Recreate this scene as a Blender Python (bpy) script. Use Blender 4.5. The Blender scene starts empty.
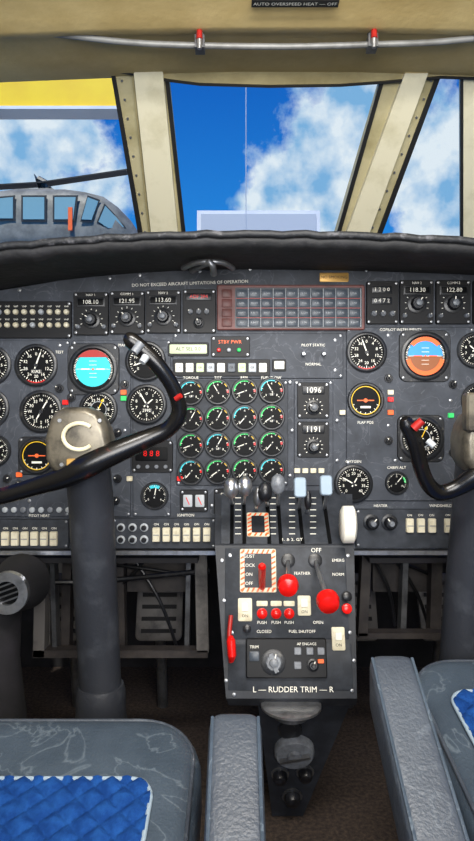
import bpy, bmesh, math, random
from mathutils import Vector, Matrix
random.seed(4)
F=600.0; CAM=Vector((0,0,0.78))
def lin(h):
    h=h.lstrip('#'); o=[]
    for i in (0,2,4):
        c=int(h[i:i+2],16)/255
        o.append(c/12.92 if c<=.04045 else ((c+.055)/1.055)**2.4)
    return (*o,1)
MATS={}
def mat(name,col,rough=.5,metal=0,col2=None,scale=30,lo=.45,hi=.6,bump=0,bscale=200,spec=.5,vein=None,vscale=9,vk=.7,detail=6):
    m=bpy.data.materials.new(name); m.use_nodes=True; nt=m.node_tree; p=nt.nodes['Principled BSDF']
    p.inputs['Base Color'].default_value=lin(col); p.inputs['Roughness'].default_value=rough
    p.inputs['Metallic'].default_value=metal; p.inputs['Specular IOR Level'].default_value=spec
    tc=nt.nodes.new('ShaderNodeTexCoord')
    if col2:
        n=nt.nodes.new('ShaderNodeTexNoise'); n.inputs['Scale'].default_value=scale; n.inputs['Detail'].default_value=detail; n.inputs['Roughness'].default_value=.65
        nt.links.new(tc.outputs['Object'],n.inputs['Vector'])
        r=nt.nodes.new('ShaderNodeValToRGB'); r.color_ramp.elements[0].position=lo; r.color_ramp.elements[1].position=hi
        r.color_ramp.elements[0].color=lin(col); r.color_ramp.elements[1].color=lin(col2)
        nt.links.new(n.outputs['Fac'],r.inputs['Fac']); last=r.outputs['Color']
        if vein:
            n3=nt.nodes.new('ShaderNodeTexNoise'); n3.inputs['Scale'].default_value=vscale; n3.inputs['Detail'].default_value=5; n3.inputs['Distortion'].default_value=1.2
            nt.links.new(tc.outputs['Object'],n3.inputs['Vector'])
            r3=nt.nodes.new('ShaderNodeValToRGB'); e=r3.color_ramp.elements; e[0].position=.485; e[0].color=(0,0,0,1); e[1].position=.5; e[1].color=(vk,vk,vk,1); k=e.new(.515); k.color=(0,0,0,1)
            nt.links.new(n3.outputs['Fac'],r3.inputs['Fac'])
            mx=nt.nodes.new('ShaderNodeMixRGB'); nt.links.new(r3.outputs['Color'],mx.inputs[0]); nt.links.new(last,mx.inputs[1]); mx.inputs[2].default_value=lin(vein); last=mx.outputs[0]
        nt.links.new(last,p.inputs['Base Color'])
    if bump:
        n2=nt.nodes.new('ShaderNodeTexNoise'); n2.inputs['Scale'].default_value=bscale; n2.inputs['Detail'].default_value=3
        nt.links.new(tc.outputs['Object'],n2.inputs['Vector'])
        b=nt.nodes.new('ShaderNodeBump'); b.inputs['Strength'].default_value=bump; b.inputs['Distance'].default_value=.003
        nt.links.new(n2.outputs['Fac'],b.inputs['Height']); nt.links.new(b.outputs['Normal'],p.inputs['Normal'])
    MATS[name]=m; return m
mat('panel','#33373e',.55,0,'#484d56',16,.35,.72,vein='#666a72',vscale=18,vk=.5,spec=.3)
mat('plate','#2c3036',.55,0,'#3d4149',40,.4,.7,spec=.3)
mat('black','#0e0f12',.5,spec=.3)
mat('dial','#040507',.5,spec=.15)
mat('bezel','#1b1d21',.35,0,'#55534f',90,.58,.75)
mat('white','#f0eee2',.5)
mat('cream','#ddd6bd',.5,0,'#b3a888',60,.5,.75)
mat('grayw','#aab0b5',.45)
mat('red','#e01814',.25)
mat('dred','#a01c16',.45)
mat('orange','#f8682a',.5)
mat('green','#2fcf6a',.5)
mat('yellow','#f4c81e',.5)
mat('turq','#22c8d8',.4)
mat('skyb','#2f8fe0',.4)
mat('brownd','#8a4e24',.4)
mat('maroon','#70403c',.5,0,'#55332f',40,.4,.7)
mat('cell','#3f4751',.4,0,'#525a63',60,.4,.65)
mat('cellb','#2b3038',.4)
mat('screw','#9b9da0',.35,.8)
mat('silver','#c9cbcf',.28,.9,'#8d8f93',50,.45,.75)
mat('steel','#85878a',.38,.8,'#5c5d61',30,.4,.7)
mat('rod','#858582',.5,.3,'#63625e',20,.4,.7)
mat('knob','#15161a',.35,0,'#2d2f35',80,.5,.7)
mat('knobg','#7b8087',.4,0,'#585b61',80,.4,.7)
mat('lcd','#c3cfab',.4)
mat('gold','#b8904c',.4,.4)
mat('trimcream','#b8ae88',.5,0,'#938960',9,.45,.75,.15,60)
mat('ribcream','#dfd7b8',.45,0,'#bdb48e',10,.5,.8)
mat('ceiling','#cbb47c',.6,0,'#b39a62',6,.35,.7,.2,80)
mat('header','#a79a70',.6,0,'#82764f',8,.4,.7,.2,80)
mat('seal','#1b1b1a',.6)
mat('glare','#131417',.7,0,'#2c2c30',14,.5,.75,.8,45)
mat('glip','#1d1f23',.6,0,'#6b6b70',50,.56,.76,.9,70)
mat('yoke','#0d0d0f',.25,0,'#3d1a16',20,.62,.7)
mat('yhub','#756f62',.35,.5,'#3e3b36',24,.45,.66)
mat('column','#2c2f36',.48,0,'#42464d',18,.5,.75,.2,200)
mat('ped','#25282e',.5,0,'#393d44',24,.45,.75,spec=.4)
mat('leather','#3a4653',.42,0,'#4e5b69',5,.4,.7,.35,260,vein='#76838e',vscale=8,vk=.5)
mat('leatherd','#3b424d',.42,0,'#4b535e',6,.4,.7,.35,260,vein='#69727c',vscale=10,vk=.35)
mat('quilt','#143a78',.9,0,'#1f4e92',60,.4,.65,.4,500,spec=.1)
mat('piping','#93a6b6',.6)
mat('carpet','#2e2621',.95,0,'#52443a',120,.4,.65,1,500)
mat('under','#17171a',.8,0,'#26242a',12,.45,.7)
mat('kick','#6d6a68',.55,0,'#3d3c3d',12,.45,.65)
mat('brown','#3d3836',.6,0,'#232022',20,.4,.65)
mat('wallm','#7d7660',.7,0,'#6c664f',6,.4,.7)
mat('ybeam','#ffd400',.5,0,'#f8c800',1,.4,.7)
mat('heli','#8b8b86',.5,0,'#666764',1.2,.4,.6)
mat('helid','#2b2f33',.4)
mat('heliwin','#7fa9b8',.2)
mat('bldg','#e6e8ec',.6,0,'#d4d8de',.4,.4,.7)
mat('bldg2','#b9c0ca',.6)
mat('ground','#7c7a74',.9,0,'#6a6862',.5,.4,.7)

class B:
    def __init__(s): s.v=[];s.f=[];s.m=[];s.names=[]
    def add(s,vs,fs,mt,M=None):
        if mt not in s.names: s.names.append(mt)
        k=s.names.index(mt); o=len(s.v)
        for q in vs:
            q=Vector(q); s.v.append(M@q if M is not None else q)
        for f in fs: s.f.append([i+o for i in f]); s.m.append(k)
    def done(s,name,parent=None,ang=.7):
        me=bpy.data.meshes.new(name); me.from_pydata([tuple(q) for q in s.v],[],s.f)
        for n in s.names: me.materials.append(MATS[n])
        me.polygons.foreach_set('material_index',s.m)
        bm=bmesh.new(); bm.from_mesh(me); bmesh.ops.recalc_face_normals(bm,faces=bm.faces); bm.to_mesh(me); bm.free()
        me.shade_smooth(); me.set_sharp_from_angle(angle=ang)
        ob=bpy.data.objects.new(name,me); bpy.context.scene.collection.objects.link(ob)
        if parent: ob.parent=parent
        return ob
    def box(s,x0,x1,y0,y1,z0,z1,mt,M=None):
        s.add([(x0,y0,z0),(x1,y0,z0),(x1,y1,z0),(x0,y1,z0),(x0,y0,z1),(x1,y0,z1),(x1,y1,z1),(x0,y1,z1)],
              [(0,3,2,1),(4,5,6,7),(0,1,5,4),(1,2,6,5),(2,3,7,6),(3,0,4,7)],mt,M)
    def hexa(s,a,b,mt):
        s.add(list(a)+list(b),[(0,3,2,1),(4,5,6,7),(0,1,5,4),(1,2,6,5),(2,3,7,6),(3,0,4,7)],mt)
    def loft(s,rings,mt,M=None,cap=True,close=False):
        n=len(rings[0]); vs=[p for r in rings for p in r]; fs=[]
        k=len(rings)
        for i in range(k if close else k-1):
            j=(i+1)%k
            for a in range(n):
                c=(a+1)%n; fs.append((i*n+a,i*n+c,j*n+c,j*n+a))
        if cap and not close: fs.append(tuple(range(n))[::-1]); fs.append(tuple((k-1)*n+a for a in range(n)))
        s.add(vs,fs,mt,M)
    def lathe(s,prof,mt,M=None,seg=28):
        s.loft([[(r*math.cos(2*math.pi*a/seg),r*math.sin(2*math.pi*a/seg),z) for a in range(seg)] for r,z in prof],mt,M)
    def ring(s,r0,r1,z0,z1,mt,M=None,seg=28):
        s.loft([[(r*math.cos(2*math.pi*a/seg),r*math.sin(2*math.pi*a/seg),z) for a in range(seg)] for r,z in ((r0,z0),(r1,z0),(r1,z1),(r0,z1))],mt,M,close=True)
    def rr(s,w,h,r,layers,mt,M=None,n=5):
        s.loft([[(x,y,z) for x,y in rrect(w-2*i,h-2*i,max(r-i,.02*r),n)] for z,i in layers],mt,M)
    def key(s,w,h,d,mt,M=None,r=1.0,z0=0):
        s.rr(w,h,r,[(z0,0),(z0+d*.7,0),(z0+d,min(w,h)*.08)],mt,M,3)
    def prism(s,poly,z0,z1,mt,M=None):
        s.loft([[(x,y,z0) for x,y in poly],[(x,y,z1) for x,y in poly]],mt,M)
    def tube(s,pts,rad,mt,seg=12,flat=1.0,sub=1,up=Vector((0,-1,0))):
        pts=[Vector(p) for p in pts]
        if not isinstance(rad,(list,tuple)): rad=[rad]*len(pts)
        if sub>1:
            P=[];R=[]
            for i in range(len(pts)-1):
                p0=pts[max(i-1,0)];p1=pts[i];p2=pts[i+1];p3=pts[min(i+2,len(pts)-1)]
                for k in range(sub):
                    t=k/sub
                    P.append(.5*((2*p1)+(p2-p0)*t+(2*p0-5*p1+4*p2-p3)*t*t+(3*p1-p0-3*p2+p3)*t**3)); R.append(rad[i]*(1-t)+rad[i+1]*t)
            P.append(pts[-1]);R.append(rad[-1]); pts,rad=P,R
        rings=[]
        n=len(pts)
        for i,p in enumerate(pts):
            t=(pts[min(i+1,n-1)]-pts[max(i-1,0)]).normalized()
            u=up-t*up.dot(t)
            if u.length<.05: u=Vector((1,0,0))-t*t.x
            u.normalize(); w=t.cross(u)
            rings.append([p+(u*math.cos(2*math.pi*a/seg)*flat+w*math.sin(2*math.pi*a/seg))*rad[i] for a in range(seg)])
        s.loft(rings,mt)
    def text(s,t,size,mt,M):
        vs,fs=glyph(t); s.add([(x*size,y*size,0) for x,y in vs],fs,mt,M)
def rrect(w,h,r,n=5):
    o=[]
    for cx,cy,a0 in ((w/2-r,h/2-r,0),(-w/2+r,h/2-r,90),(-w/2+r,-h/2+r,180),(w/2-r,-h/2+r,270)):
        for k in range(n+1):
            a=math.radians(a0+90*k/n); o.append((cx+r*math.cos(a),cy+r*math.sin(a)))
    return o
GC={}
def glyph(t):
    if t in GC: return GC[t]
    c=bpy.data.curves.new('t','FONT'); c.body=t; c.align_x='CENTER'; c.align_y='CENTER'; c.resolution_u=2
    o=bpy.data.objects.new('t',c); bpy.context.scene.collection.objects.link(o)
    dg=bpy.context.evaluated_depsgraph_get(); me=o.evaluated_get(dg).to_mesh()
    r=([(v.co.x,v.co.y) for v in me.vertices],[tuple(p.vertices) for p in me.polygons])
    o.evaluated_get(dg).to_mesh_clear(); bpy.data.objects.remove(o); bpy.data.curves.remove(c)
    GC[t]=r; return r
def W(px,py,Y): return Vector(((px-237)/F*Y,Y,CAM.z-(py-420)/F*Y))
def T(x,y,z=0): return Matrix.Translation((x,y,z))
def RZ(d): return Matrix.Rotation(math.radians(d),4,'Z')
class Plane:
    def __init__(s,p0,up): s.p=Vector(p0); s.up=Vector(up).normalized(); s.n=Vector((1,0,0)).cross(s.up)
    def fr(s,px,py):
        d=Vector((px-237,F,420-py))/F; t=s.n.dot(s.p-CAM)/s.n.dot(d); o=CAM+d*t; k=t/F
        x=Vector((1,0,0))*k; u=s.up*k; n=s.n*k
        return Matrix(((x.x,u.x,n.x,o.x),(x.y,u.y,n.y,o.y),(x.z,u.z,n.z,o.z),(0,0,0,1)))
def empty(name):
    e=bpy.data.objects.new(name,None); bpy.context.scene.collection.objects.link(e); return e

# ================= INSTRUMENT PANEL =================
PP=Plane((0,1.2,.78),(0,0,1)); P=lambda x,y:PP.fr(x,y)
panel=B()
top=[(-130,312),(-60,300),(0,290),(60,280),(120,272),(200,266),(290,263),(380,263),(474,266),(560,275),(640,290)]
poly=top+[(640,548),(352,548),(352,560),(216,560),(216,548),(-130,548)]
panel.prism([(x-237,420-y) for x,y in poly],-25,0,'panel',P(237,420))
def plate(x0,y0,x1,y1,d=1.0,mt='plate',r=2,b=None,scr=True):
    b=b or panel
    M=P((x0+x1)/2,(y0+y1)/2); w=x1-x0;h=y1-y0
    b.rr(w,h,r,[(-1,0),(d*.6,0),(d,.5)],mt,M,3)
    if scr and w>14 and h>14:
        for sx in(-1,1):
            for sy in(-1,1):
                b.lathe([(1.3,d),(1.3,d+.4),(.7,d+.6)],'screw',M@T(sx*(w/2-2.5),sy*(h/2-2.5)),8)
plate(-60,340,70,516,1.6,'panel'); plate(72,340,131,516,1.6,'panel'); plate(133,340,171,516,1.6,'panel')
plate(173,333,343,378,1.6,'panel'); plate(176,380,288,485,1.2,'plate'); plate(294,380,333,485,1.6,'panel')
plate(346,327,474,500,2.0,'panel'); plate(478,327,600,500,2.0,'panel')
for x,y in [(60,345),(60,430),(125,430),(335,340),(335,370),(337,420),(337,460),(388,335),(388,380),(388,425),(348,462),(30,500),(70,500),(110,500),(212,505),(290,382),(292,430),(290,475),(395,460),(450,400),(20,290),(110,278),(200,271),(300,268),(400,270),(460,272),(140,275),(250,269),(366,270),(430,271)]:
    panel.lathe([(1.7,.5),(1.7,2.4),(.8,2.7)],'screw',P(x,y),8)
panel.box(-130-237,216-237,-4,0,-2,7,'silver',P(237,549)); panel.box(352-237,640-237,-4,0,-2,7,'silver',P(237,549))
panel.key(29,9,1,'gold',P(334,277)); panel.text('NO SMOKING',4.2,'black',P(334,277)@T(0,0,1.2))
panel.text('DO NOT EXCEED AIRCRAFT LIMITATIONS OF OPERATION',4.4,'white',P(190,283)@T(0,0,.3)@RZ(2))
for t,x,y in [('TORQUE',191,377.5),('TGT',218,377.5),('RPM',244,377.5),('FUEL FLOW',271,377.5),('RADAR',152,436),('FLAP POS',365,422),('OXYGEN',353,461),('CABIN ALT',396,467),('TEST',60,352),('MARKER',126,345),('IGNITION',186,514.5),('PITOT HEAT',40,515),('PILOT STATIC',313,345),('NORMAL',313,364),('COPILOT INSTRUMENTS',400,329.5),('HEATER',380,505),('WINDSHIELD WIPER',446,505)]:
    panel.text(t,3.8,'white',P(x,y)@T(0,0,2.2))
for x,y in((303,354),(323,354)): panel.lathe([(2.4,0),(2.4,4),(1.4,8)],'silver',P(x,y),10)
panel_o=panel.done('instrument_panel')
def rest(b,name): return b.done(name,panel_o)

b=B(); M=P(290.5,307.5)
b.rr(147,45,2,[(0,0),(3,0),(4,1)],'maroon',M); b.rr(126,40,1,[(4,0),(4.3,0)],'cellb',P(298,308),2)
for c in range(10):
    for r in range(4):
        b.key(11.2,7.8,1.4,'cell',P(242+c*12.4,294+r*9.6)@T(0,0,4),.8)
        b.text(random.choice(['L GEN','R BATT','DOOR','FUEL','L OIL','PITOT','INV','HYD','BLEED']),2.2,'grayw',P(242+c*12.4,294+r*9.6)@T(0,0,5.5))
    b.box(-.25,.25,-19,19,4.3,4.6,'grayw',P(248.2+c*12.4,308))
for r in range(3): b.box(-62,62,-.3,.3,4.3,4.6,'dred',P(298,298.8+r*9.6))
for r in range(4): b.key(10,8.2,1.4,'maroon',P(227,294+r*9.6)@T(0,0,4),.8)
rest(b,'annunciator_panel')

def knob(b,M,r,h=6,mt='knob',ring=True):
    if ring: b.lathe([(r*1.35,0),(r*1.35,1),(r*1.2,1.4)],'bezel',M,20)
    n=20; rings=[]
    for z,k in ((0,1),(h*.8,.92),(h,.78)):
        rings.append([((r*k*(1-.06*(a%2)))*math.cos(2*math.pi*a/n),(r*k*(1-.06*(a%2)))*math.sin(2*math.pi*a/n),z) for a in range(n)])
    b.loft(rings,mt,M); b.lathe([(r*.5,h),(r*.45,h*1.5),(r*.3,h*1.6)],'knobg' if r>5 and mt=='knob' else mt,M,14)
    b.box(-.5,.5,r*.3,r*.95,h,h+.3,'white',M@RZ(random.uniform(-60,60)))
def radio(x0,y0,x1,y1,kx,ky,kr,nm,digits,ttl):
    b=B(); plate(x0,y0,x1,y1,3,'black',2,b)
    cx=(x0+x1)/2
    M=P(cx,y0+10.5)@T(0,0,3); w=x1-x0-7
    b.text(ttl,3.4,'white',P(cx,y0+3.2)@T(0,0,3.2))
    b.key(w,9,1,'bezel',M); b.key(w-3,6,.6,'dial',M@T(0,0,1)); b.text(digits,6,'white',M@T(0,0,1.8))
    knob(b,P(kx,ky)@T(0,0,3),kr)
    for s in(-1,1):
        knob(b,P(kx+s*(x1-x0)*.37,y1-8)@T(0,0,3),2.4,4,'knobg',False)
    for a in range(-4,5):
        b.box(-.3,.3,kr*1.5,kr*1.5+1.6,3,3.3,'white',P(kx,ky)@RZ(a*28))
    rest(b,nm)
radio(74,292,109,335,92,320,6.5,'radio_tuner','108.10','NAV 1'); radio(110,291,145,334,127.5,318,6.5,'radio_tuner','121.95','COMM 1'); radio(146,290,181,333,163.5,317,6.5,'radio_tuner','113.60','NAV 2')
radio(399,280,433,324,416,304,7,'radio_tuner','118.30','NAV 2'); radio(435,280,470,324,452,304,7,'radio_tuner','122.80','COMM 2'); radio(472,280,506,324,489,304,7,'radio_tuner','110.50','ADF')
b=B(); plate(183,289,216,333,3,'black',2,b)
b.key(26,7,1,'bezel',P(199,297)@T(0,0,3)); b.text('ADF 284',5,'red',P(199,297)@T(0,0,4.2))
for x in(191,199,207): knob(b,P(x,312)@T(0,0,3),2.8,4,'knobg',False)
knob(b,P(199,323)@T(0,0,3),4,5)
rest(b,'adf_receiver')
b=B(); plate(366,281,398,324,3,'black',2,b)
for y in(290,301): b.key(20,7,1,'bezel',P(381,y)@T(0,0,3)); b.text('0 4 7 2' if y>295 else '1 2 0 0',5.5,'white',P(381,y)@T(0,0,4.2))
for x in(373,382,391): knob(b,P(x,314)@T(0,0,3),3,4,'knobg',False)
rest(b,'transponder_panel')
b=B(); plate(-50,301,72,338,2.5,'black',2,b)
for i in range(14):
    for j in range(2):
        x=-42+i*8.4;y=312+j*13
        b.lathe([(2.9,2.5),(2.9,3.3),(2.2,5.5),(1.8,5.8)],'cream' if (i+j)%5 else 'grayw',P(x,y),12)
        b.text('VHF',2.6,'white',P(x,y-5.5)@T(0,0,2.8))
rest(b,'audio_panel')
b=B(); plate(168,342,209,356,3,'black',2,b,False); b.key(37,9,1,'lcd',P(188.5,349)@T(0,0,3)); b.text('ALT SEL 0.0',5,'black',P(188.5,349)@T(0,0,4.2)); rest(b,'altitude_selector')
b=B(); plate(211,336,250,357,3,'black',2,b)
for i in range(3): b.lathe([(2,3),(2,5),(1,6)],['red','grayw','green'][i],P(219+i*10,350),10)
b.text('STBY PWR',5,'orange',P(230,342)@T(0,0,3.4)); rest(b,'standby_power_module')
b=B(); plate(173,359,270,376,3,'black',1,b,False)
for i in range(9):
    b.key(7.6,9,1.8,['white','white','lcd','grayw'][i%4] if i!=5 else 'cell',P(179.5+i*10.4,367.5)@T(0,0,2.8),.8); b.text('GR',3,'black',P(179.5+i*10.4,367.5)@T(0,0,4.8))
rest(b,'warning_light_row')
b=B(); plate(272,359,286,371,3,'black',1,b,False); b.key(10,8,2,'white',P(279,365)@T(0,0,3)); rest(b,'indicator_button')

def gauge(x,y,r,nm,n=10,a0=225,a1=-45,nums=None,needles=((40,.7),),arcs=(),sq=False,center=None,minor=4,pl=P,tickm='white',extra=None,tw=1,ns=.22):
    b=B(); M=pl(x,y)
    if sq:
        b.rr(r*2.25,r*2.25,r*.35,[(0,0),(2,0),(3.2,.8)],'bezel',M)
        for sx in(-1,1):
            for sy in(-1,1): b.lathe([(1.3,3.2),(1.3,3.7),(.6,3.9)],'screw',M@T(sx*r*.93,sy*r*.93),8)
    z=3.0 if sq else 2.0
    b.lathe([(r*1.07,0),(r*1.07,z+1.6),(r*1.0,z+2.6),(r*.92,z+2.6),(r*.87,z+.4),(r*.87,0)],'bezel',M,36)
    b.lathe([(r*.9,0),(r*.9,z+.5)],'dial',M,36)
    zz=z+.6+ (2.2 if False else 0)
    b.lathe([(r*.88,z+.5),(r*.88,z+.55)],'dial',M,36)
    for (s,e,mt,k0,k1) in arcs:
        st=max(3,int(abs(e-s)/8)); 
        for i in range(st):
            A=math.radians(s+(e-s)*i/st);Bb=math.radians(s+(e-s)*(i+1)/st)
            b.add([(r*k0*math.cos(A),r*k0*math.sin(A),zz),(r*k1*math.cos(A),r*k1*math.sin(A),zz),(r*k1*math.cos(Bb),r*k1*math.sin(Bb),zz),(r*k0*math.cos(Bb),r*k0*math.sin(Bb),zz)],[(0,1,2,3)],mt,M)
    if n:
        tot=n*minor
        for i in range(tot+1):
            a=a0+(a1-a0)*i/tot; maj=i%minor==0
            h=((.016*r if maj else .008*r)+.05)*tw
            b.box(r*(.7 if maj else .77),r*.84,-h,h,zz,zz+.15,tickm,M@RZ(a))
        if nums:
            for i,t in enumerate(nums):
                a=math.radians(a0+(a1-a0)*i/(len(nums)-(0 if abs(a1-a0)>=355 else 1)))
                b.text(t,r*ns,tickm,M@T(r*.56*math.cos(a),r*.56*math.sin(a),zz+.1))
    if center=='adi' or center=='adi2':
        top_='turq' if center=='adi' else 'skyb'; bot='turq' if center=='adi' else 'skyb'
        R=r*.76
        for s0,mt in ((0,top_),(180,bot if center=='adi' else 'brownd')):
            b.prism([(R*math.cos(math.radians(s0+a)),R*math.sin(math.radians(s0+a))) for a in range(0,181,12)],zz,zz+.4,mt,M)
        if center=='adi':
            b.prism([(R*1.1*math.cos(math.radians(a)),R*1.1*math.sin(math.radians(a))) for a in range(38,143,8)],zz+.4,zz+.7,'dred',M)
        else:
            b.prism([(R*1.1*math.cos(math.radians(a)),R*1.1*math.sin(math.radians(a))) for a in range(190,351,10)]+[(R*.86*math.cos(math.radians(a)),R*.86*math.sin(math.radians(a))) for a in range(350,189,-10)],zz+.5,zz+.8,'orange',M)
            b.prism([(R*1.1*math.cos(math.radians(a)),R*1.1*math.sin(math.radians(a))) for a in range(40,141,10)]+[(R*.86*math.cos(math.radians(a)),R*.86*math.sin(math.radians(a))) for a in range(140,39,-10)],zz+.5,zz+.8,'orange',M)
        for k in(-.35,-.18,.18,.35): b.box(-r*.16,r*.16,r*k-.2,r*k+.2,zz+.5,zz+.7,'white',M)
        b.box(-r*.72,r*.72,-.2,.2,zz+.45,zz+.6,'white',M)
        b.box(-r*.5,-r*.15,-.6,.6,zz+.8,zz+1.1,'white' if center=='adi' else 'orange',M); b.box(r*.15,r*.5,-.6,.6,zz+.8,zz+1.1,'white' if center=='adi' else 'orange',M)
        b.lathe([(1,zz+.8),(1,zz+1.2)],'orange',M,10)
    if center=='hsi':
        b.ring(r*.42,r*.45,zz,zz+.3,'grayw',M); 
        b.box(-.35,.35,-r*.6,r*.6,zz+.3,zz+.5,'yellow',M@RZ(-25)); b.add([(-1.6,r*.5,zz+.6),(1.6,r*.5,zz+.6),(0,r*.66,zz+.6)],[(0,1,2)],'yellow',M@RZ(-25))
        b.box(-r*.12,r*.12,-.3,.3,zz+.5,zz+.7,'white',M);b.box(-.3,.3,-r*.18,r*.14,zz+.5,zz+.7,'white',M)
    if center=='frame':
        b.ring(r*.8,r*.84,zz,zz+.3,'yellow',M); b.box(-r*.5,r*.5,-.5,.5,zz,zz+.2,'orange',M); b.lathe([(r*.12,zz+.2),(r*.12,zz+.5)],'orange',M,12); b.box(-r*.3,r*.3,-r*.45,-r*.33,zz,zz+.2,'white',M)
    for a,l in needles:
        Mn=M@RZ(a); b.add([(-r*.18,-r*.035,zz+.9),(-r*.18,r*.035,zz+.9),(r*l*.8,r*.03,zz+.9),(r*l,0,zz+.9),(r*l*.8,-r*.03,zz+.9)],[(0,1,2,3,4)],'white',Mn)
    if needles: b.lathe([(r*.09,zz+.7),(r*.09,zz+1.3)],'knob',M,12)
    if extra: b.key(r*.55,r*.24,.5,'bezel',M@T(0,-r*.32,zz)); b.text(extra,r*.22,'white',M@T(0,-r*.32,zz+.6))
    return rest(b,nm)
N10=['0','1','2','3','4','5','6','7','8','9']
AS=['0','4','8','12','16','20','24','28','32','36']; HD=['N','3','6','E','12','15','S','21','24','W','30','33']
gauge(37,365,20,'airspeed_indicator',10,90,-270,AS,((70,.75),),((-60,-120,'red',.84,.88),),extra='KIAS')
gauge(94,369,23,'attitude_indicator',12,210,-30,None,(),(),True,'adi')
gauge(147,404,19,'altimeter',10,90,-270,N10,((120,.75),(40,.45)),extra='2992')
gauge(146,361,19,'radio_altimeter',8,225,-45,['0','5','10','15','20','25','30','35','40'],((200,.7),))
gauge(42,411,20,'radio_magnetic_indicator',12,90,-270,HD,((60,.6),(240,.5)))
gauge(99,409,18,'horizontal_situation_indicator',12,90,-270,HD,(),(),False,'hsi')
gauge(38,455,17,'turn_coordinator',6,200,340,None,(),(),True,'frame')
gauge(-4,450,15,'clock',12,90,-270,['12','1','2','3','4','5','6','7','8','9','10','11'],((30,.7),(120,.5)))
gauge(-10,408,19,'vertical_speed_indicator',10,180,-180,N10,((170,.7),)); gauge(-8,365,19,'mach_indicator',10,180,-180,N10,((100,.7),))
gauge(97,455,17,'course_deviation_indicator',12,90,-270,None,(),(),False,'hsi')
gauge(155,495,13,'suction_gauge',6,210,-30,['0','2','4','6'],((80,.7),),((120,60,'turq',.6,.85),))
gauge(366,352,19,'airspeed_indicator',10,90,-270,AS,((110,.75),),((-60,-120,'red',.84,.88),))
gauge(424,356,23,'attitude_indicator',12,210,-30,None,(),(),True,'adi2')
gauge(365,400,17,'turn_coordinator',6,200,340,None,(),(),False,'frame')
gauge(420,438,21,'horizontal_situation_indicator',12,90,-270,HD,(),(),True,'hsi')
gauge(474,350,17,'altimeter',10,90,-270,N10,((20,.75),(140,.45)),extra='2992')
gauge(478,400,17,'vertical_speed_indicator',10,180,-180,N10,((175,.7),))
gauge(353,483,18,'cabin_altitude_gauge',8,225,-45,['0','5','10','15','20','25','30','35','40'],((150,.75),(60,.4)),(),False)
gauge(396,482,11,'oxygen_pressure_gauge',6,210,-30,['0','5','10'],((50,.7),),((0,40,'green',.7,.85),))
names=['torque_gauge','turbine_temperature_gauge','propeller_rpm_gauge','fuel_flow_gauge']
for j in range(4):
    for i in range(4):
        gauge(191+i*26.8,392+j*26.4-i*.6,12.4,names[j],5,220,-40,['0','4','8'],((random.choice([215,200,230,120,60]),.7),),((180,70,'turq' if (i+j)%3==0 else 'green',.78,.87),(50,30,'yellow',.80,.87),(10,-5,'red',.74,.88)),minor=2,extra=random.choice([None,None,'LB']),tw=.8,ns=.24)
b=B(); plate(180,489,208,511,2.5,'black',2,b)
for i in range(2): b.key(9,12,1,'grayw',P(188+i*12,500)@T(0,0,2.5)); b.box(-.4,.4,-4,4,3.6,3.9,'red',P(188+i*12,500)@RZ(25))
rest(b,'trim_indicator')
b=B(); plate(214,488,238,514,2.5,'black',2,b); b.text('FUEL',5,'white',P(226,494)@T(0,0,3)); knob(b,P(226,504)@T(0,0,2.5),4); rest(b,'fuel_selector_knob')
for y0,t in((382,'1096'),(421,'1191')):
    b=B(); plate(297,y0,329,y0+36,3,'black',2,b)
    b.key(22,8,1,'bezel',P(313,y0+8)@T(0,0,3)); b.text(t,8,'white',P(313,y0+8)@T(0,0,4.2)); knob(b,P(313,y0+25)@T(0,0,3),5.5)
    for a in range(-5,6): b.box(-.3,.3,8,9.5,3,3.3,'white',P(313,y0+25)@RZ(a*26))
    rest(b,'navigation_receiver')
b=B(); plate(132,440,173,472,3,'black',3,b); b.key(32,14,1,'dial',P(152,453)@T(0,0,3)); b.text('8 8 8',8,'red',P(152,453)@T(0,0,4.2))
for i in range(4): b.lathe([(2,3),(2,5),(1.4,5.5)],'knobg',P(139+i*9,466),10)
rest(b,'digital_fuel_computer')
b=B()
for x,y in [(125,384),(118,478),(72,482),(20,484),(60,388),(388,378),(388,440),(452,384),(452,452),(334,500),(116,500),(72,397),(66,432),(60,474),(8,478),(118,432)]:
    knob(b,P(x,y)@T(0,0,1.6),3.2,5)
for x,y,c in [(124,392,'orange'),(124,398,'green'),(66,402,'red'),(66,410,'cream'),(130,478,'cream'),(180,478,'red'),(390,412,'orange'),(450,415,'green'),(342,412,'cream'),(297,470,'cream'),(305,470,'cream'),(313,470,'cream'),(321,470,'cream'),(390,392,'cream'),(390,399,'red'),(20,474,'orange'),(86,484,'cream'),(94,484,'cream'),(102,484,'grayw')]:
    b.key(6,5,2,c,P(x,y)@T(0,0,1.6),.8)
rest(b,'panel_knobs_and_lamps')
def strip(x0,y0,x1,y1,rocks,brk,nm):
    b=B(); plate(x0,y0,x1,y1,5,'plate',2,b)
    for x,y in rocks:
        b.key(7.5,14,3.5,'cream',P(x,y)@T(0,0,5),1); b.box(-3,3,-.4,.4,8.4,8.8,'knobg',P(x,y))
        b.text('ON',3.2,'white',P(x,y-10)@T(0,0,5.3))
    for x,y in brk:
        b.lathe([(4.2,5),(4.2,6),(3.4,6.5)],'grayw',P(x,y),14); b.lathe([(2.6,6),(2.6,9),(2,9.5)],'knob',P(x,y),12)
    rest(b,nm)
strip(-60,518,70,547,[(-50+i*9.6,537) for i in range(12)],[],'switch_strip')
strip(113,517,216,547,[(157+i*10,533) for i in range(6)],[(122+(i%3)*11.5,526+12*(i//3)) for i in range(6)],'switch_strip')
strip(355,508,474,546,[(408,524),(419,524),(430,524),(446,524),(458,524)],[],'switch_strip')
b=B()
for x in(370,388): knob(b,P(x,521)@T(0,0,5),6,8)
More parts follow.
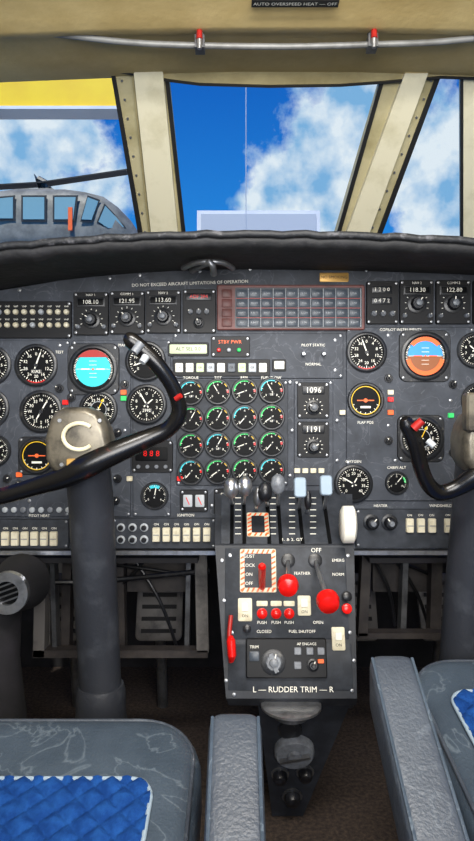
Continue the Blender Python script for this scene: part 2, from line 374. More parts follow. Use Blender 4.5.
rest(b,'heater_control_knobs')
b=B()
for i in range(12): b.lathe([(2.8,0),(2.8,3.5),(2,4)],'grayw' if i%3 else 'knobg',P(-30+i*9,509),10)
rest(b,'circuit_breaker_row')

# ================= GLARESHIELD =================
b=B(); rings=[]
def lipz(px): return 234+((px-250)/250)**2*(13 if px<250 else 9)
for k in range(-14,49):
    px=-140+(k+14)*12.4
    py=lipz(px); c=W(px,py,.99); X=c.x; zt=c.z
    pr=[(.99,0),(.983,-.006),(.982,-.014),(.99,-.022),(1.01,-.024)]
    wob=.0010*math.sin(px*.13)+.0008*math.sin(px*.31)
    zp=.78+(420-(269+((X/.002)/250)**2*(22 if X<0 else 6)))/600*1.2
    pts=[(X,1.84,zt+.03),(X,1.1,zt+.012),(X,1.02,zt+.006+wob)]+[(X,y,zt+z+wob) for y,z in pr]+[(X,1.1,(zt-.026+zp)/2-.002),(X,1.199,zp),(X,1.25,zt-.01),(X,1.84,zt-.0)]
    rings.append([Vector(p) for p in pts])
b.loft(rings,'glare')
b.tube([r[4]+Vector((0,-.002,.004)) for r in rings],.006,'glip',10)
b.tube([W(183,268,1.08),W(198,262,1.05),W(222,262,1.05),W(233,268,1.08)],.005,'steel',8,sub=3)
b.tube([W(192,270,1.1),W(210,262,1.04),W(214,274,1.06)],.006,'steel',8,sub=3)
b.done('glareshield',ang=1.0)

# ================= WINDSHIELD / CEILING =================
A0=Vector((0,1.29,1.525)); A1=Vector((0,1.86,1.08))
WP=Plane(A0,(A0-A1))
def wpoly(b,pts,d0,d1,mt,pl=WP):
    o=[pl.fr(x,y).to_translation() for x,y in pts]
    b.loft([[q+pl.n*d0 for q in o],[q+pl.n*d1 for q in o]],mt)
b=B()
Lp=[(111,66),(168,76),(187,262),(144,262)]; Rp=[(382,80),(440,72),(366,262),(328,262)]
wpoly(b,Lp,-.03,0,'trimcream'); wpoly(b,[(134,66),(163,66),(181,262),(155,262)],0,.014,'ribcream')
wpoly(b,Rp,-.03,0,'trimcream'); wpoly(b,[(404,70),(427,70),(357,262),(334,262)],0,.014,'ribcream')
wpoly(b,[(110,66),(114,66),(148,262),(143,262)],0,.004,'seal'); wpoly(b,[(165,78),(169,78),(189,262),(185,262)],0,.004,'seal')
wpoly(b,[(131,66),(133,66),(154,262),(152,262)],0,.006,'header')
wpoly(b,[(380,80),(384,80),(332,262),(328,262)],0,.004,'seal'); wpoly(b,[(436,74),(441,74),(371,262),(366,262)],0,.004,'seal')
hd=[(-160,90),(-60,76),(0,70),(112,69),(130,72),(168,79),(200,83),(270,85),(340,84),(382,81),(440,76),(474,77),(560,86),(640,100)]
wpoly(b,hd+[(640,60),(-160,50)],-.03,.006,'header')
wpoly(b,[(x,y) for x,y in hd]+[(x,y-2) for x,y in hd[::-1]],.006,.012,'seal')
for i in range(10):
    t=i/9
    b.lathe([(1.2,0),(1.2,1.2)],'screw',WP.fr(122+26*t,80+170*t),8)
    b.lathe([(1.2,0),(1.2,1.2)],'screw',WP.fr(431-66*t,80+165*t),8)
wpoly(b,[(462,76),(500,76),(500,262),(462,262)],-.03,.0,'ribcream'); wpoly(b,[(460,76),(463,76),(463,262),(460,262)],-.0,.004,'seal')
wpoly(b,[(-40,76),(-14,76),(-14,270),(-40,270)],-.03,.0,'ribcream')
wpoly(b,[(150,240),(182,240),(182,252),(150,252)],.0,.03,'seal')
b.done('windshield_frame')
mg=bpy.data.materials.new('window_glass'); mg.use_nodes=True; nt=mg.node_tree; nt.nodes.clear()
o=nt.nodes.new('ShaderNodeOutputMaterial');mx=nt.nodes.new('ShaderNodeMixShader');tr=nt.nodes.new('ShaderNodeBsdfTransparent');gl=nt.nodes.new('ShaderNodeBsdfGlossy')
gl.inputs['Roughness'].default_value=.02; mx.inputs[0].default_value=.02; tr.inputs[0].default_value=(.97,.99,1,1)
nt.links.new(tr.outputs[0],mx.inputs[1]);nt.links.new(gl.outputs[0],mx.inputs[2]);nt.links.new(mx.outputs[0],o.inputs[0]); MATS['glass']=mg
for i,pts in enumerate([[(-14,70),(112,70),(146,262),(-14,262)],[(168,80),(381,82),(330,262),(187,262)],[(440,74),(462,74),(462,262),(368,262)]]):
    b=B(); wpoly(b,pts,-.02,-.017,'glass'); b.done('window_%d'%(i+1))
b=B(); rings=[]
prof=[(-.9,1.47),(.4,1.49),(.95,1.50),(1.07,1.505),(1.09,1.497),(1.11,1.5),(1.13,1.51),(1.2,1.512),(1.30,1.528),(1.30,1.56),(-.9,1.56)]
for x in [-.75,-.5,-.25,0,.25,.5,.75,.95]:
    dz=-.05*((x-.1)/.85)**2*.6
    rings.append([Vector((x,y,z+dz)) for y,z in prof])
b.loft(rings,'ceiling'); b.done('ceiling')
b=B(); b.box(-.075,.075,.0,.018,-.004,0,'seal',Matrix.Translation((.1,1.022,1.5)))
b.text('AUTO OVERSPEED HEAT — OFF',.010,'white',Matrix.Translation((.1,1.031,1.4953))@Matrix.Rotation(math.radians(180),4,'Y')@Matrix.Rotation(math.radians(180),4,'Z'))
b.done('placard')
b=B()
b.tube([W(-80,20,1.12),W(0,27,1.12),W(60,34,1.12),W(130,42,1.12),W(200,45,1.12),W(290,46,1.12),W(372,44,1.12),W(430,42,1.12),W(474,38,1.12),W(560,30,1.12)],.0055,'rod',12,sub=4)
for x,y in((200,44),(372,43)):
    c=W(x,y,1.12)
    b.box(-.009,.009,-.012,.012,-.012,.012,'steel',Matrix.Translation(c)); b.box(-.006,.006,-.014,.014,.010,.05,'steel',Matrix.Translation(c))
    b.tube([c+Vector((0,-.016,.024)),c+Vector((0,-.018,-.002))],[.005,.006],'dred',10); b.tube([c+Vector((0,-.016,-.002)),c+Vector((0,-.016,-.018))],[.006,.004],'silver',10)
b.done('curtain_rod')
b=B(); b.box(-.78,.98,-.9,1.95,-.03,0,'carpet'); b.done('floor')
b=B(); b.box(-.8,-.77,-.9,1.95,0,1.06,'wallm'); b.box(-.8,-.77,-.9,0,1.06,1.5,'wallm'); b.done('wall_left')
b=B(); b.box(.97,1.0,-.9,1.95,0,1.06,'wallm'); b.box(.97,1.0,-.9,0,1.06,1.5,'wallm'); b.done('wall_right')
b=B(); b.box(-.77,.97,1.9,1.95,0,1.06,'under'); b.done('wall_front')

# ================= PEDESTAL =================
b=B()
rows=[(215,352,486,1.21),(215,354,545,1.10),(226,357,698,1.03),(229,356,705,1.045)]
R=[(W(l,y,Y),W(r,y,Y)) for l,r,y,Y in rows]
BK=1.38
for i in range(3):
    a0,a1=R[i];c0,c1=R[i+1]; bk=lambda q:Vector((q.x,BK,q.z))
    b.hexa([c0,c1,bk(c1),bk(c0)],[a0,a1,bk(a1),bk(a0)],'ped')
D0,D1=W(258,704,1.06),W(350,704,1.06); E0,E1=W(272,818,1.18),W(303,818,1.18)
for q in(E0,E1): q.z=.002
b.hexa([E0,E1,Vector((E1.x+.03,BK,.002)),Vector((E0.x,BK,.002))],[D0,D1,Vector((D1.x,BK,D1.z)),Vector((D0.x,BK,D0.z))],'ped')
PF=Plane(W(237,545,1.10),W(237,545,1.10)-W(237,698,1.03)); PQ=Plane(W(237,486,1.21),W(237,486,1.21)-W(237,545,1.10)); PL=Plane(D0,Vector((0,D0.y,D0.z))-Vector((0,E0.y,E0.z)))
ff=PF.fr; fq=PQ.fr; fl=PL.fr
def pplate(fr,x,y,w,h,d,mt): b.rr(w,h,2,[(0,0),(d*.7,0),(d,.5)],mt,fr(x,y),3)
pplate(ff,286,592,122,88,1,'plate'); pplate(ff,290,666,124,44,1,'plate')
pplate(fq,285,515,128,70,.8,'plate')
for x,y in((230,555),(348,555),(232,632),(350,632),(234,694),(352,690),(262,640),(320,640),(222,560),(224,600),(226,680),(354,660)): b.lathe([(1.8,0),(1.8,1.8),(1,2)],'screw',ff(x,y),8)
for x in(232,244,268,279,300,326): b.box(-1.8,1.8,-34,34,.8,1.3,'dial',fq(x,516))
for x in(238,273,313,292):
    for k in range(7): b.box(-3,3,-.4,.4,.8,1.2,'white',fq(x,498+k*6))
def lever(x,y,dx,hy,Y,mt,kind='knob',k=1.15):
    base=W(x,y,1.15); tip=W(x+dx,hy,Y)
    b.tube([base+Vector((0,.03,0)),base.lerp(tip,.6),tip],.0035,'silver',8)
    if kind=='knob':
        b.tube([tip+Vector((0,0,-.016)),tip+Vector((0,0,-.010)),tip,tip+Vector((0,0,.012)),tip+Vector((0,0,.018))],[.005*k,.010*k,.0115*k,.0095*k,.004*k],mt,14)
    else:
        b.rr(.022,.036,.006,[(-.006,.002),(-.003,0),(.003,0),(.006,.002)],mt,Matrix.Translation(tip)@Matrix.Rotation(math.radians(80),4,'X'))
lever(232,506,-1,488,1.06,'silver'); lever(244,506,1,486,1.06,'silver')
lever(268,508,-3,492,1.06,'knob'); lever(279,508,-1,484,1.06,'knobg')
lever(300,512,0,487,1.06,'piping','p'); lever(326,512,0,485,1.06,'piping','p')
lever(256,512,2,497,1.08,'steel',k=.8); lever(308,516,0,500,1.09,'knob',k=.6)
def striped(fr,x,y,w,h,hole):
    M=fr(x,y); b.rr(w,h,1.5,[(1,0),(2,0)],'cream',M,2)
    n=int(w//5)
    for side in(h/2-2.5,-h/2+2.5):
        for i in range(n):
            cx=-w/2+3+i*(w-6)/(n-1)
            b.add([(cx-2,side-2,2.1),(cx,side-2,2.1),(cx+2,side+2,2.1),(cx,side+2,2.1)],[(0,1,2,3)],'orange',M)
    m=int(h//5)
    for side in(w/2-2.5,-w/2+2.5):
        for i in range(m):
            cy=-h/2+3+i*(h-6)/(m-1)
            b.add([(side-2,cy-2,2.15),(side-2,cy,2.15),(side+2,cy+2,2.15),(side+2,cy,2.15)],[(0,1,2,3)],'orange',M)
    b.rr(w-9,h-9,1,[(2,0),(2.6,0)],hole,M,2)
striped(ff,258,570,36,42,'ped'); striped(fq,258,525,22,30,'ped')
for i in range(4): b.text(['GUST','LOCK','ON','OFF'][i],4.5,'white',ff(250,556+i*9)@T(-1,0,2.8))
c=W(348,524,1.07); rg=[(.001,-.013),(.018,-.013),(.023,-.009),(.023,.009),(.018,.013),(.001,.013)]
b.lathe(rg,'white',Matrix.Translation(c)@Matrix.Rotation(math.radians(90),4,'Y')@Matrix.Scale(1.45,4,(1,0,0)),24)
b.tube([W(348,535,1.14),c],.006,'silver')
def stick(x,y,tx,ty,Y,kr,stem='silver',mt='red'):
    p=ff(x,y).to_translation(); t=W(tx,ty,Y)
    b.lathe([(7,1),(7,2.2),(5,3)],'bezel',ff(x,y),18)
    b.tube([p,p.lerp(t,.5),t],.0038,stem,10)
    d=(t-p).normalized()
    b.tube([t-d*.012,t-d*.008,t,t+d*.010,t+d*.015],[kr*.5,kr*.95,kr,kr*.85,kr*.3],mt,18,up=Vector((1,0,0)))
p=ff(262,587).to_translation(); t=W(262,566,1.02); b.tube([p,t],[.006,.007],'red',10); b.tube([t,t+(t-p).normalized()*.006],[.007,.004],'red',10)
stick(288,560,288,585,.99,.018); stick(315,560,328,601,.98,.0195)
for x in(262,276,289): b.lathe([(5.2,1),(5.2,2),(4.4,2.2),(4.4,6),(3,7.2),(.5,7.6)],'red',ff(x,613),18); b.key(11,5,1,'cream',ff(x,603)@T(0,0,1),1)
b.lathe([(4,1),(4,5),(2,6)],'knob',ff(247,628),14)
for x,y,w,h in((245,609,14,22),(304,605,13,19),(338,638,13,22)):
    M=ff(x,y); b.key(w,h,2,'cream',M@T(0,0,1),1.5); b.box(-3,3,-1,6,3,5,'white',M); b.text('ON',4,'black',M@T(0,-6,3.2))
for x,y in((346,608),(346,596)): b.lathe([(5,1),(5,6),(3.6,7)],'red' if y==608 else 'knob',ff(x,y),16)
for tt,x,y in(('PUSH',262,622),('PUSH',276,622),('PUSH',289,622),('FEATHER',302,573),('NORM',338,574),('OPEN',318,622),('CLOSED',264,631),('FUEL SHUTOFF',302,631),('EMERG',338,560)): b.text(tt,4,'white',ff(x,y)@T(0,0,1.4))
b.text('OFF',6,'white',ff(316,550)@T(0,0,1.4)); b.text('1. & 2. GT',5,'white',fq(292,540)@T(0,0,1.4))
M=ff(286,657); b.rr(80,37,2,[(1,0),(5,0),(6,1)],'black',M); 
knob(b,ff(273,661)@T(0,0,6),9,7,'knobg'); b.box(-2,2,-9,9,12,15,'knobg',ff(273,661)@RZ(20))
for x,y in((297,650),(309,650),(320,650),(297,664)): b.key(7,7,2,'knobg',ff(x,y)@T(0,0,6),1)
knob(b,ff(312,664)@T(0,0,6),4.5,6); b.key(10,9,2,'cell',ff(254,655)@T(0,0,6),1); b.text('TRIM',4,'white',ff(254,646)@T(0,0,6.3)); b.text('AP ENGAGE',3.6,'white',ff(306,643)@T(0,0,6.3)); b.key(6,4,1.5,'orange',ff(320,660)@T(0,0,6),.8)
b.text('L — RUDDER TRIM — R',7.6,'white',ff(293,689)@T(0,0,1.6))
b.tube([W(231,615,1.055),W(229,640,1.035),W(231,662,1.03)],[.004,.004,.004],'dred',10,sub=3); b.tube([W(231,636,1.03),W(231,640,1.025),W(232,655,1.02),W(232,661,1.025)],[.004,.0075,.0075,.003],'red',12)
c=W(291,704,1.035); b.lathe([(.045,-.006),(.052,-.003),(.052,.001),(.046,.004)],'silver',Matrix.Translation(c),36)
b.lathe([(.03,-.02),(.03,-.006)],'steel',Matrix.Translation(c),24)
b.lathe([(20,0),(20,6),(18,9),(8,9.5),(7,12),(5,12.5)],'knobg',fl(294,748),32)
b.box(-15,15,-1.5,1.5,9,14,'steel',fl(294,748)@RZ(15))
for x,y,r in((280,773,7),(305,771,7),(292,795,8)): b.lathe([(r,0),(r,6),(r*.8,9),(r*.3,10)],'knob',fl(x,y),18); b.lathe([(r*1.3,0),(r*1.3,1.5)],'steel',fl(x,y),18)
b.lathe([(12,0),(12,3),(9,4)],'bezel',fl(290,728),20)
b.done('center_pedestal')

# ================= YOKES =================
def yoke(off):
    b=B(); O=Vector((off,0,0)); w=lambda x,y,Y=.95:W(x,y,Y)+O
    b.tube([w(86,452,.975),w(91,500,1.0),w(96,600,1.04),w(100,680,1.07),w(101,688,1.07)],[.037]*5,'column',28)
    b.tube([w(101,684,1.07),w(101,690,1.07),w(101,700,1.07),w(101,712,1.07),w(101,722,1.08)],[.040,.043,.044,.044,.047],'column',28)
    e=w(101,722,1.08); b.tube([e,Vector((e.x,1.08,.02)),Vector((e.x,1.08,0))],[.047,.05,.065],'under',24)
    hub=[(55,422),(60,412),(70,407),(92,407),(102,412),(110,426),(114,442),(111,460),(102,470),(92,474),(68,474),(57,468),(52,458),(51,438)]
    r=[]
    for Y,k in((.99,.9),(.955,1.0),(.925,1.0),(.917,.96),(.913,.88),(.912,.8)):
        r.append([w(82+(x-82)*k,441+(y-441)*k,.95)+Vector((0,Y-.95,0)) for x,y in hub])
    b.loft(r,'yhub')
    cc=w(79,436,.908); b.tube([cc+Vector((.024*math.cos(math.radians(a)),0,.020*math.sin(math.radians(a)))) for a in range(45,320,15)],.0032,'ribcream',8)
    b.rr(.052,.012,.003,[(0,0),(.003,0),(.004,.001)],'gold',Matrix.Translation(w(84,462,.913))@Matrix.Rotation(math.pi/2,4,'X'),3)
    for x,y in((60,420),(100,420),(106,452),(62,464)): b.lathe([(.003,0),(.003,.003)],'screw',Matrix.Translation(w(x,y,.914))@Matrix.Rotation(math.pi/2,4,'X'),10)
    return b,w
b,w=yoke(0)
b.tube([w(-62,430,.9),w(-68,455,.91),w(-60,485,.93),w(-35,502,.94),w(0,496,.935),w(35,486,.93),w(66,476,.92),w(84,467,.915),w(115,452,.92),w(148,438,.93),w(166,430,.93),w(177,418,.925),w(179,405,.92),w(172,385,.91),w(158,365,.90),w(143,350,.895),w(130,339,.89),w(125,336,.89)],
  [.010,.012,.012,.012,.013,.014,.017,.019,.018,.015,.013,.0125,.012,.0115,.012,.013,.012,.006],'yoke',16,flat=.8,sub=4)
b.tube([w(141,343,.885),w(134,352,.88)],[.007,.006],'knobg',10); b.tube([w(146,356,.88),w(142,362,.875)],[.006,.005],'grayw',10)
b.tube([w(176,398,.91),w(181,395,.905)],[.005,.004],'dred',10)
b.done('control_yoke')
b,w=yoke((487-82)/F*.95)
g=lambda x,y,Y:w(x-405,y,Y)
b.tube([g(377,418,.89),g(382,424,.895),g(392,441,.90),g(402,463,.91),g(414,482,.92),g(430,492,.93),g(447,488,.93),g(466,474,.92),g(490,462,.915),g(520,474,.92),g(548,488,.93),g(566,480,.925),g(580,455,.91),g(592,430,.90)],
  [.006,.012,.0125,.012,.012,.0125,.013,.017,.021,.017,.013,.012,.012,.010],'yoke',16,flat=.8,sub=4)
b.tube([g(384,428,.885),g(390,420,.88)],[.0065,.006],'dred',10); b.tube([g(398,440,.885),g(402,446,.88)],[.005,.005],'grayw',10)
b.rr(.036,.06,.006,[(-.01,0),(.008,0),(.011,.003)],'yhub',Matrix.Translation(g(463,412,.92))@Matrix.Rotation(math.pi/2,4,'X'),4)
b.done('control_yoke.001')

# ================= SEATS =================
def seat(cx,front,h,name,armx,armfront,armh,wid=.5,qm=.13,qf=.035):
    root=empty(name)
    S=Matrix.Translation((cx,front,CAM.z-h))@Matrix.Rotation(math.atan(.2),4,'X')
    L=.66; C=S@Matrix.Translation((0,-L/2,0))
    b=B()
    q=[(-.10,.012),(-.085,0),(-.03,0),(-.016,.004),(-.006,.012),(-.001,.022),(.001,.035),(.002,.06)]
    b.rr(wid,L,.085,q,'leather',C,8)
    b.done('cushion',root,1.2)
    b=B(); qw,ql=wid-qm,L-.17; Q=C@Matrix.Translation((0,-qf,.003))
    loop=[Q@Vector((x,y,.003)) for x,y in rrect(qw,ql,.03,6)]; loop.append(loop[0]); loop.append(loop[1])
    b.tube(loop,.003,'piping',8,up=Vector((0,0,1)))
    loop=[C@Vector((x,y,-.007)) for x,y in rrect(wid-.02,L-.02,.08,8)]; loop.append(loop[0]); loop.append(loop[1])
    b.tube(loop,.003,'leatherd',8,up=Vector((0,0,1)))
    n=170; vs=[];fs=[]
    for j in range(n+1):
        for i in range(n+1):
            x=-qw/2+qw*i/n; y=-ql/2+ql*j/n
            ax,ay=abs(x)-(qw/2-.03),abs(y)-(ql/2-.03)
            if ax>0 and ay>0:
                d=math.hypot(ax,ay)
                if d>.03: x=math.copysign(qw/2-.03+ax*.03/d,x); y=math.copysign(ql/2-.03+ay*.03/d,y)
            u=(x+y)/.036;v=(x-y)/.036
            hgt=min(abs(math.sin(math.pi*u)),abs(math.sin(math.pi*v)))**.5
            vs.append((x,y,.001+.008*hgt))
    for j in range(n):
        for i in range(n): a=j*(n+1)+i; fs.append((a,a+1,a+n+2,a+n+1))
    b.add(vs,fs,'quilt',Q); b.done('quilted_insert',root,2)
    def arm(ax,side):
        b=B(); rings=[]; hw=.0305; sl=math.atan(.56)
        for d,k in((0,.6),(.003,.82),(.009,.94),(.018,1),(.06,1),(.3,1),(.40,.97),(.42,.7)):
            rr=[]
            for a in range(32):
                t=2*math.pi*(a+.5)/32; c,s_=math.cos(t),math.sin(t); e=.32
                x=math.copysign(abs(c)**e,c)*hw*k; z=math.copysign(abs(s_)**e,s_)*.036*k
                rr.append(Vector((ax+x,armfront-d*math.cos(sl),CAM.z-armh-.036-d*math.sin(sl)+z)))
            rings.append(rr)
        b.loft(rings,'leatherd')
        for sd in(-1,1): b.tube([Vector((ax+hw*.86*sd,armfront-.012,CAM.z-armh-.007)),Vector((ax+hw*.86*sd,armfront-.34,CAM.z-armh-.007-.328*.56))],.002,'leather',6,up=Vector((0,0,1)))
        b.tube([Vector((ax,armfront-.3,CAM.z-armh-.2)),Vector((ax,armfront-.35,.12))],[.02,.02],'steel',12,up=Vector((1,0,0)))
        b.done('armrest',root,1.0)
    arm(armx,1); arm(2*cx-armx,-1)
    b=B()
    Bk=Matrix.Translation((cx,front-.82,CAM.z-h+.12))@Matrix.Rotation(math.radians(96),4,'X')
    b.rr(wid-.1,.55,.1,[(-.05,.03),(-.03,.005),(0,0),(.03,.005),(.05,.03),(.055,.06)],'leather',Bk,8); b.done('backrest',root,1.2)
    b=B(); M0=Matrix.Translation((cx,front,0))
    b.box(-wid*.35,wid*.35,-.5,-.15,.0,.05,'steel',M0)
    for sx in(-1,1): b.box(sx*wid*.3-.02,sx*wid*.3+.02,-.48,-.18,.05,CAM.z-h-.2,'steel',M0)
    b.box(-wid*.4,wid*.4,-.62,-.14,CAM.z-h-.26,CAM.z-h-.18,'under',M0)
    b.done('seat_base',root)
seat(-.297,.865,.42,'pilot_seat',-.002,.70,.333,qm=.11,qf=.045)
seat(.515,.99,.385,'pilot_seat.001',.205,.805,.307,.5,.09,.02)

# ================= UNDER PANEL =================
for off in(0,.74):
    bb=B() 
    for k,x in enumerate((72,160)):
        c=W(x,606,1.58)+Vector((off,0,0))
        M=Matrix.Translation(c)@Matrix.Rotation(math.radians(70),4,'X')
        bb.rr(.12,.17,.015,[(-.006,.003),(-.004,0),(.006,0),(.009,.004)],'kick',M)
        for i in range(5): bb.box(-.045,.045,-.066+i*.03,-.056+i*.03,.009,.013,'under',M)
        bb.tube([c+Vector((0,.0,-.07)),c+Vector((0,.03,-.15)),Vector((c.x,1.64,0))],.014,'steel',10)
        bb.tube([c+Vector((0,.01,.06)),c+Vector((0,.12,.18))],.01,'steel',10)
    bb.done('rudder_pedals' if off==0 else 'rudder_pedals.001')
b=B()
def strut(x0,y0,x1,y1,Y,wd,mt): 
    a,c=W(x0,y0,Y),W(x1,y1,Y); b.hexa([c+Vector((-wd,-.01,0)),c+Vector((wd,-.01,0)),c+Vector((wd,.02,0)),c+Vector((-wd,.02,0))],[a+Vector((-wd,-.01,0)),a+Vector((wd,-.01,0)),a+Vector((wd,.02,0)),a+Vector((-wd,.02,0))],mt)
strut(42,552,40,655,1.3,.012,'kick'); strut(53,552,56,650,1.32,.005,'steel'); strut(201,552,203,650,1.3,.013,'kick'); strut(189,552,187,650,1.34,.005,'steel')
strut(68,552,66,650,1.36,.010,'brown'); strut(120,552,122,650,1.36,.009,'brown'); strut(366,552,362,634,1.3,.010,'brown'); strut(405,552,402,634,1.34,.006,'steel'); strut(436,552,434,634,1.34,.012,'brown')
a,c=W(34,652,1.3),W(208,652,1.3); b.box(a.x,c.x,1.29,1.32,a.z-.008,a.z+.008,'brown')
a,c=W(358,634,1.3),W(442,634,1.3); b.box(a.x,c.x,1.29,1.32,a.z-.006,a.z+.006,'brown')
a,c=W(128,590,1.40),W(186,560,1.40); b.box(a.x,c.x,1.39,1.41,a.z,c.z,'brown')
a,c=W(72,580,1.4),W(112,558,1.4); b.box(a.x,c.x,1.39,1.41,a.z,c.z,'brown')
a,c=W(372,590,1.40),W(430,562,1.40); b.box(a.x,c.x,1.39,1.41,a.z,c.z,'brown')
a,c=W(36,648,1.33),W(50,600,1.33); b.box(a.x,c.x,1.33,1.36,a.z,c.z,'kick')
for x,y,x2,y2 in((60,552,110,640),(130,552,178,650),(150,552,100,600),(370,552,395,625),(390,552,430,630),(75,560,190,575),(380,556,440,580)):
    b.tube([W(x,y,1.36),W((x+x2)/2+6,(y+y2)/2,1.35),W(x2,y2,1.37)],.004,random.choice(['black','knob','kick']),8,sub=4)
b.tube([W(-20,575,1.3),W(60,582,1.32),W(130,578,1.34),W(210,570,1.32)],.006,'knob',8,sub=4)
b.box(-.75,-.08,1.22,1.3,.49,.50,'under'); b.box(.27,.95,1.22,1.3,.49,.50,'under')
b.done('underpanel_structure')
b=B(); M=Plane((0,1.1,.4),(0,0,1)).fr(8,592)
b.ring(12,21,-4,4,'silver',M,32); b.lathe([(12,-5),(12,-1)],'dial',M,24)
for i in range(4): b.box(-12,12,-8+i*5,-6.6+i*5,-1,1,'steel',M@RZ(20))
b.lathe([(30,-40),(26,-20),(21,-4)],'under',M,32); b.tube([W(-2,600,1.16),W(-4,660,1.17),Vector((-.44,1.18,.02))],.045,'under',18)
b.done('air_vent')

# ================= OUTSIDE =================
b=B(); b.box(-150,150,4,220,-2.1,-2,'ground'); b.done('ground')
b=B(); s=25/F
def X(px): return (px-237)*s
def Z(py): return CAM.z+(420-py)*s
prof=[(145,248,.15,.1),(141,245,.45,.4),(132,240,.75,.75),(120,235,.95,1.05),(106,230,1.1,1.25),(88,228,1.15,1.35),(70,227,1.2,1.4),(20,227,1.2,1.4),(0,227,1.1,1.3),(-20,222,.7,.9),(-60,217,.4,.5),(-180,208,.2,.22),(-200,201,.1,.4)]
rings=[]
for px,py,hw,hh in prof:
    rr=[]
    for a in range(24):
        t=2*math.pi*a/24;c,s_=math.cos(t),math.sin(t);e=.6
        rr.append(Vector((X(px),25+math.copysign(abs(c)**e,c)*hw,Z(py)+math.copysign(abs(s_)**e,s_)*hh)))
    rings.append(rr)
b.loft(rings,'heli')
b.loft([[Vector((X(px),25+dy,Z(202)+dz)) for dy,dz in((-.5,-.8),(.5,-.8),(.4,h),(-.4,h))] for px,h in((76,-.5),(66,.2),(55,.45),(20,.42),(-20,.1))],'heli')
b.box(X(24),X(52),24.45,24.55,Z(205),Z(197),'helid')
Yf=25-1.24
for pts in ([(110,212),(122,224),(130,234),(113,237),(103,231)],[(95,206),(106,209),(99,231),(88,231)],[(62,206),(86,206),(83,231),(62,231)],[(32,206),(56,206),(56,231),(32,231)],[(4,208),(26,206),(26,230),(6,230)]):
    hwx=lambda px: 1.22 if px<95 else 1.22-(px-95)/45*.6
    b.loft([[Vector((X(x),25-hwx(x)-o,Z(y))) for x,y in pts] for o in(.0,.03)],'helid')
    cx=sum(p[0] for p in pts)/len(pts); cy=sum(p[1] for p in pts)/len(pts)
    b.loft([[Vector((X(cx+(x-cx)*.84),25-hwx(x)-o,Z(cy+(y-cy)*.84))) for x,y in pts] for o in(.03,.06)],'heliwin')
b.loft([[Vector((X(x),Yf-o,Z(y))) for x,y in((77,218),(81,218),(81,240),(77,240))] for o in(.06,.09)],'orange')
b.tube([Vector((X(45),25,Z(200))),Vector((X(42),25,Z(182)))],.12,'helid',12)
b.tube([Vector((X(38),25,Z(179))),Vector((X(47),25,Z(184)))],.16,'helid',8)
for x0,y0,x1,y1 in((42,184,170,165),(42,184,-200,198),(37,195,52,188),(36,176,44,204)):
    b.loft([[Vector((X(x),25+dy,Z(y)+dz)) for dy,dz in((-.25,-.025),(.25,-.025),(.25,.025),(-.25,.025))] for x,y in((x0,y0),(x1,y1))],'helid')
b.tube([Vector((X(50),25,Z(265))),Vector((X(50),25,-2))],.3,'steel',16)
b.done('helicopter')
b=B(); s2=20/F
b.box((-260-237)*s2,(138-237)*s2,19.8,20.3,CAM.z+(420-110)*s2,CAM.z+(420-52)*s2,'ybeam'); b.box((-260-237)*s2,(138-237)*s2,19.7,20.4,CAM.z+(420-113)*s2,CAM.z+(420-110)*s2,'bldg')
b.box((143-237)*s2,(150-237)*s2,19.9,20.2,-2,CAM.z+(420-52)*s2,'ybeam'); b.box((-260-237)*s2,(-252-237)*s2,19.9,20.2,-2,CAM.z+(420-52)*s2,'ybeam')
b.done('gantry_crane')
b=B(); s3=30/F
b.box((197-237)*s3,(320-237)*s3,30,36,-2,CAM.z+(420-210)*s3,'bldg'); b.box((201-237)*s3,(316-237)*s3,29.9,30,0,CAM.z+(420-214)*s3,'bldg2'); b.done('hangar_building')
b=B(); b.tube([Vector(((246-237)*s2,20,-2)),Vector(((246-237)*s2,20,CAM.z+(420-60)*s2))],.016,'bldg2',10); b.done('flagpole')

# ================= WORLD =================
wd=bpy.data.worlds.new('sky'); bpy.context.scene.world=wd; wd.use_nodes=True; nt=wd.node_tree; nt.nodes.clear()
N=nt.nodes.new; Lk=nt.links.new
out=N('ShaderNodeOutputWorld'); bg=N('ShaderNodeBackground'); Lk(bg.outputs[0],out.inputs[0])
tc=N('ShaderNodeTexCoord'); nz=N('ShaderNodeVectorMath'); nz.operation='NORMALIZE'; Lk(tc.outputs['Generated'],nz.inputs[0])
def math_(op,a,b_=None):
    m=N('ShaderNodeMath'); m.operation=op
    for i,q in enumerate((a,b_)):
        if q is None: continue
        if isinstance(q,(int,float)): m.inputs[i].default_value=q
        else: Lk(q,m.inputs[i])
    return m.outputs[0]
cur=None
for px,py,r in((10,165,.11),(60,150,.08),(55,205,.10),(100,200,.06),(335,150,.10),(345,112,.055),(295,200,.11),(320,190,.12),(355,135,.09),(455,195,.13),(430,180,.08),(520,150,.2),(-120,180,.25)):
    d=Vector((px-237,F,420-py)).normalized(); dm=N('ShaderNodeVectorMath'); dm.operation='DISTANCE'; Lk(nz.outputs[0],dm.inputs[0]); dm.inputs[1].default_value=d
    v=math_('SUBTRACT',1,math_('DIVIDE',dm.outputs['Value'],r)); cur=v if cur is None else math_('MAXIMUM',cur,v)
n1=N('ShaderNodeTexNoise'); n1.inputs['Scale'].default_value=12; n1.inputs['Detail'].default_value=9; n1.inputs['Roughness'].default_value=.6; Lk(nz.outputs[0],n1.inputs['Vector'])
n2=N('ShaderNodeTexNoise'); n2.inputs['Scale'].default_value=18; n2.inputs['Detail'].default_value=7; Lk(nz.outputs[0],n2.inputs['Vector'])
cur=math_('MAXIMUM',cur,-.45)
dens=math_('ADD',cur,math_('MULTIPLY',math_('SUBTRACT',n1.outputs['Fac'],.5),1.8))
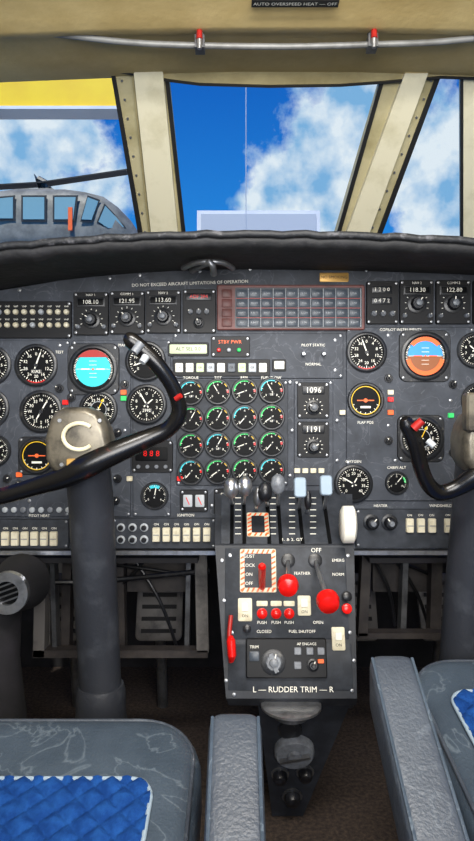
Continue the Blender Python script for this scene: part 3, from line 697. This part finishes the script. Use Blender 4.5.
cr=N('ShaderNodeValToRGB'); cr.color_ramp.elements[0].position=.05; cr.color_ramp.elements[1].position=.34; Lk(dens,cr.inputs['Fac'])
sx=N('ShaderNodeSeparateXYZ'); Lk(nz.outputs[0],sx.inputs[0])
sk=N('ShaderNodeValToRGB'); e=sk.color_ramp.elements; e[0].position=.2; e[0].color=lin('#2f96ea'); e[1].position=.55; e[1].color=lin('#0c58bd'); Lk(sx.outputs['Z'],sk.inputs['Fac'])
cl=N('ShaderNodeValToRGB'); e=cl.color_ramp.elements; e[0].position=.38; e[0].color=lin('#7fb4e0'); e[1].position=.6; e[1].color=lin('#e8f1f8'); Lk(n2.outputs['Fac'],cl.inputs['Fac'])
mxx=N('ShaderNodeMixRGB'); Lk(cr.outputs['Color'],mxx.inputs[0]); Lk(sk.outputs[0],mxx.inputs[1]); Lk(cl.outputs[0],mxx.inputs[2]); Lk(mxx.outputs[0],bg.inputs[0]); bg.inputs[1].default_value=1.0

def area(loc,target,size,sy,power,col=(1,.97,.93),name='cabin_fill'):
    l=bpy.data.lights.new(name,'AREA'); l.shape='RECTANGLE'; l.size=size; l.size_y=sy; l.energy=power; l.color=col
    o=bpy.data.objects.new(name,l); bpy.context.scene.collection.objects.link(o); o.location=loc
    o.rotation_euler=(Vector(target)-Vector(loc)).to_track_quat('-Z','Y').to_euler()
area((.1,.25,1.44),(.1,1.1,.5),.7,.2,18)  # added fill just under the ceiling, evens out the interior; no fitted lamp
area((.1,-.7,1.0),(.1,1.2,.8),1.2,.8,29,name='rear_fill')  # invented fill behind the camera at the open rear; no doorway modelled
area((.1,-.3,.9),(.1,.9,1.55),.9,.3,6,(1,.93,.8),name='ceiling_fill')  # extra upward fill, added to brighten the ceiling and header
l=bpy.data.lights.new('sun','SUN'); l.energy=4.5; l.angle=.02; l.color=(1,.95,.86); o=bpy.data.objects.new('sun',l); bpy.context.scene.collection.objects.link(o); o.rotation_euler=(math.radians(36),0,math.radians(-15))
cam=bpy.data.cameras.new('cam'); co=bpy.data.objects.new('camera',cam); bpy.context.scene.collection.objects.link(co)
co.location=CAM; co.rotation_euler=(math.pi/2,0,0); cam.sensor_fit='VERTICAL'; cam.sensor_height=24; cam.lens=24*F/841; cam.clip_start=.02; cam.clip_end=500
bpy.context.scene.camera=co
vs=bpy.context.scene.view_settings; vs.view_transform='Standard'; vs.look='None'; vs.exposure=0
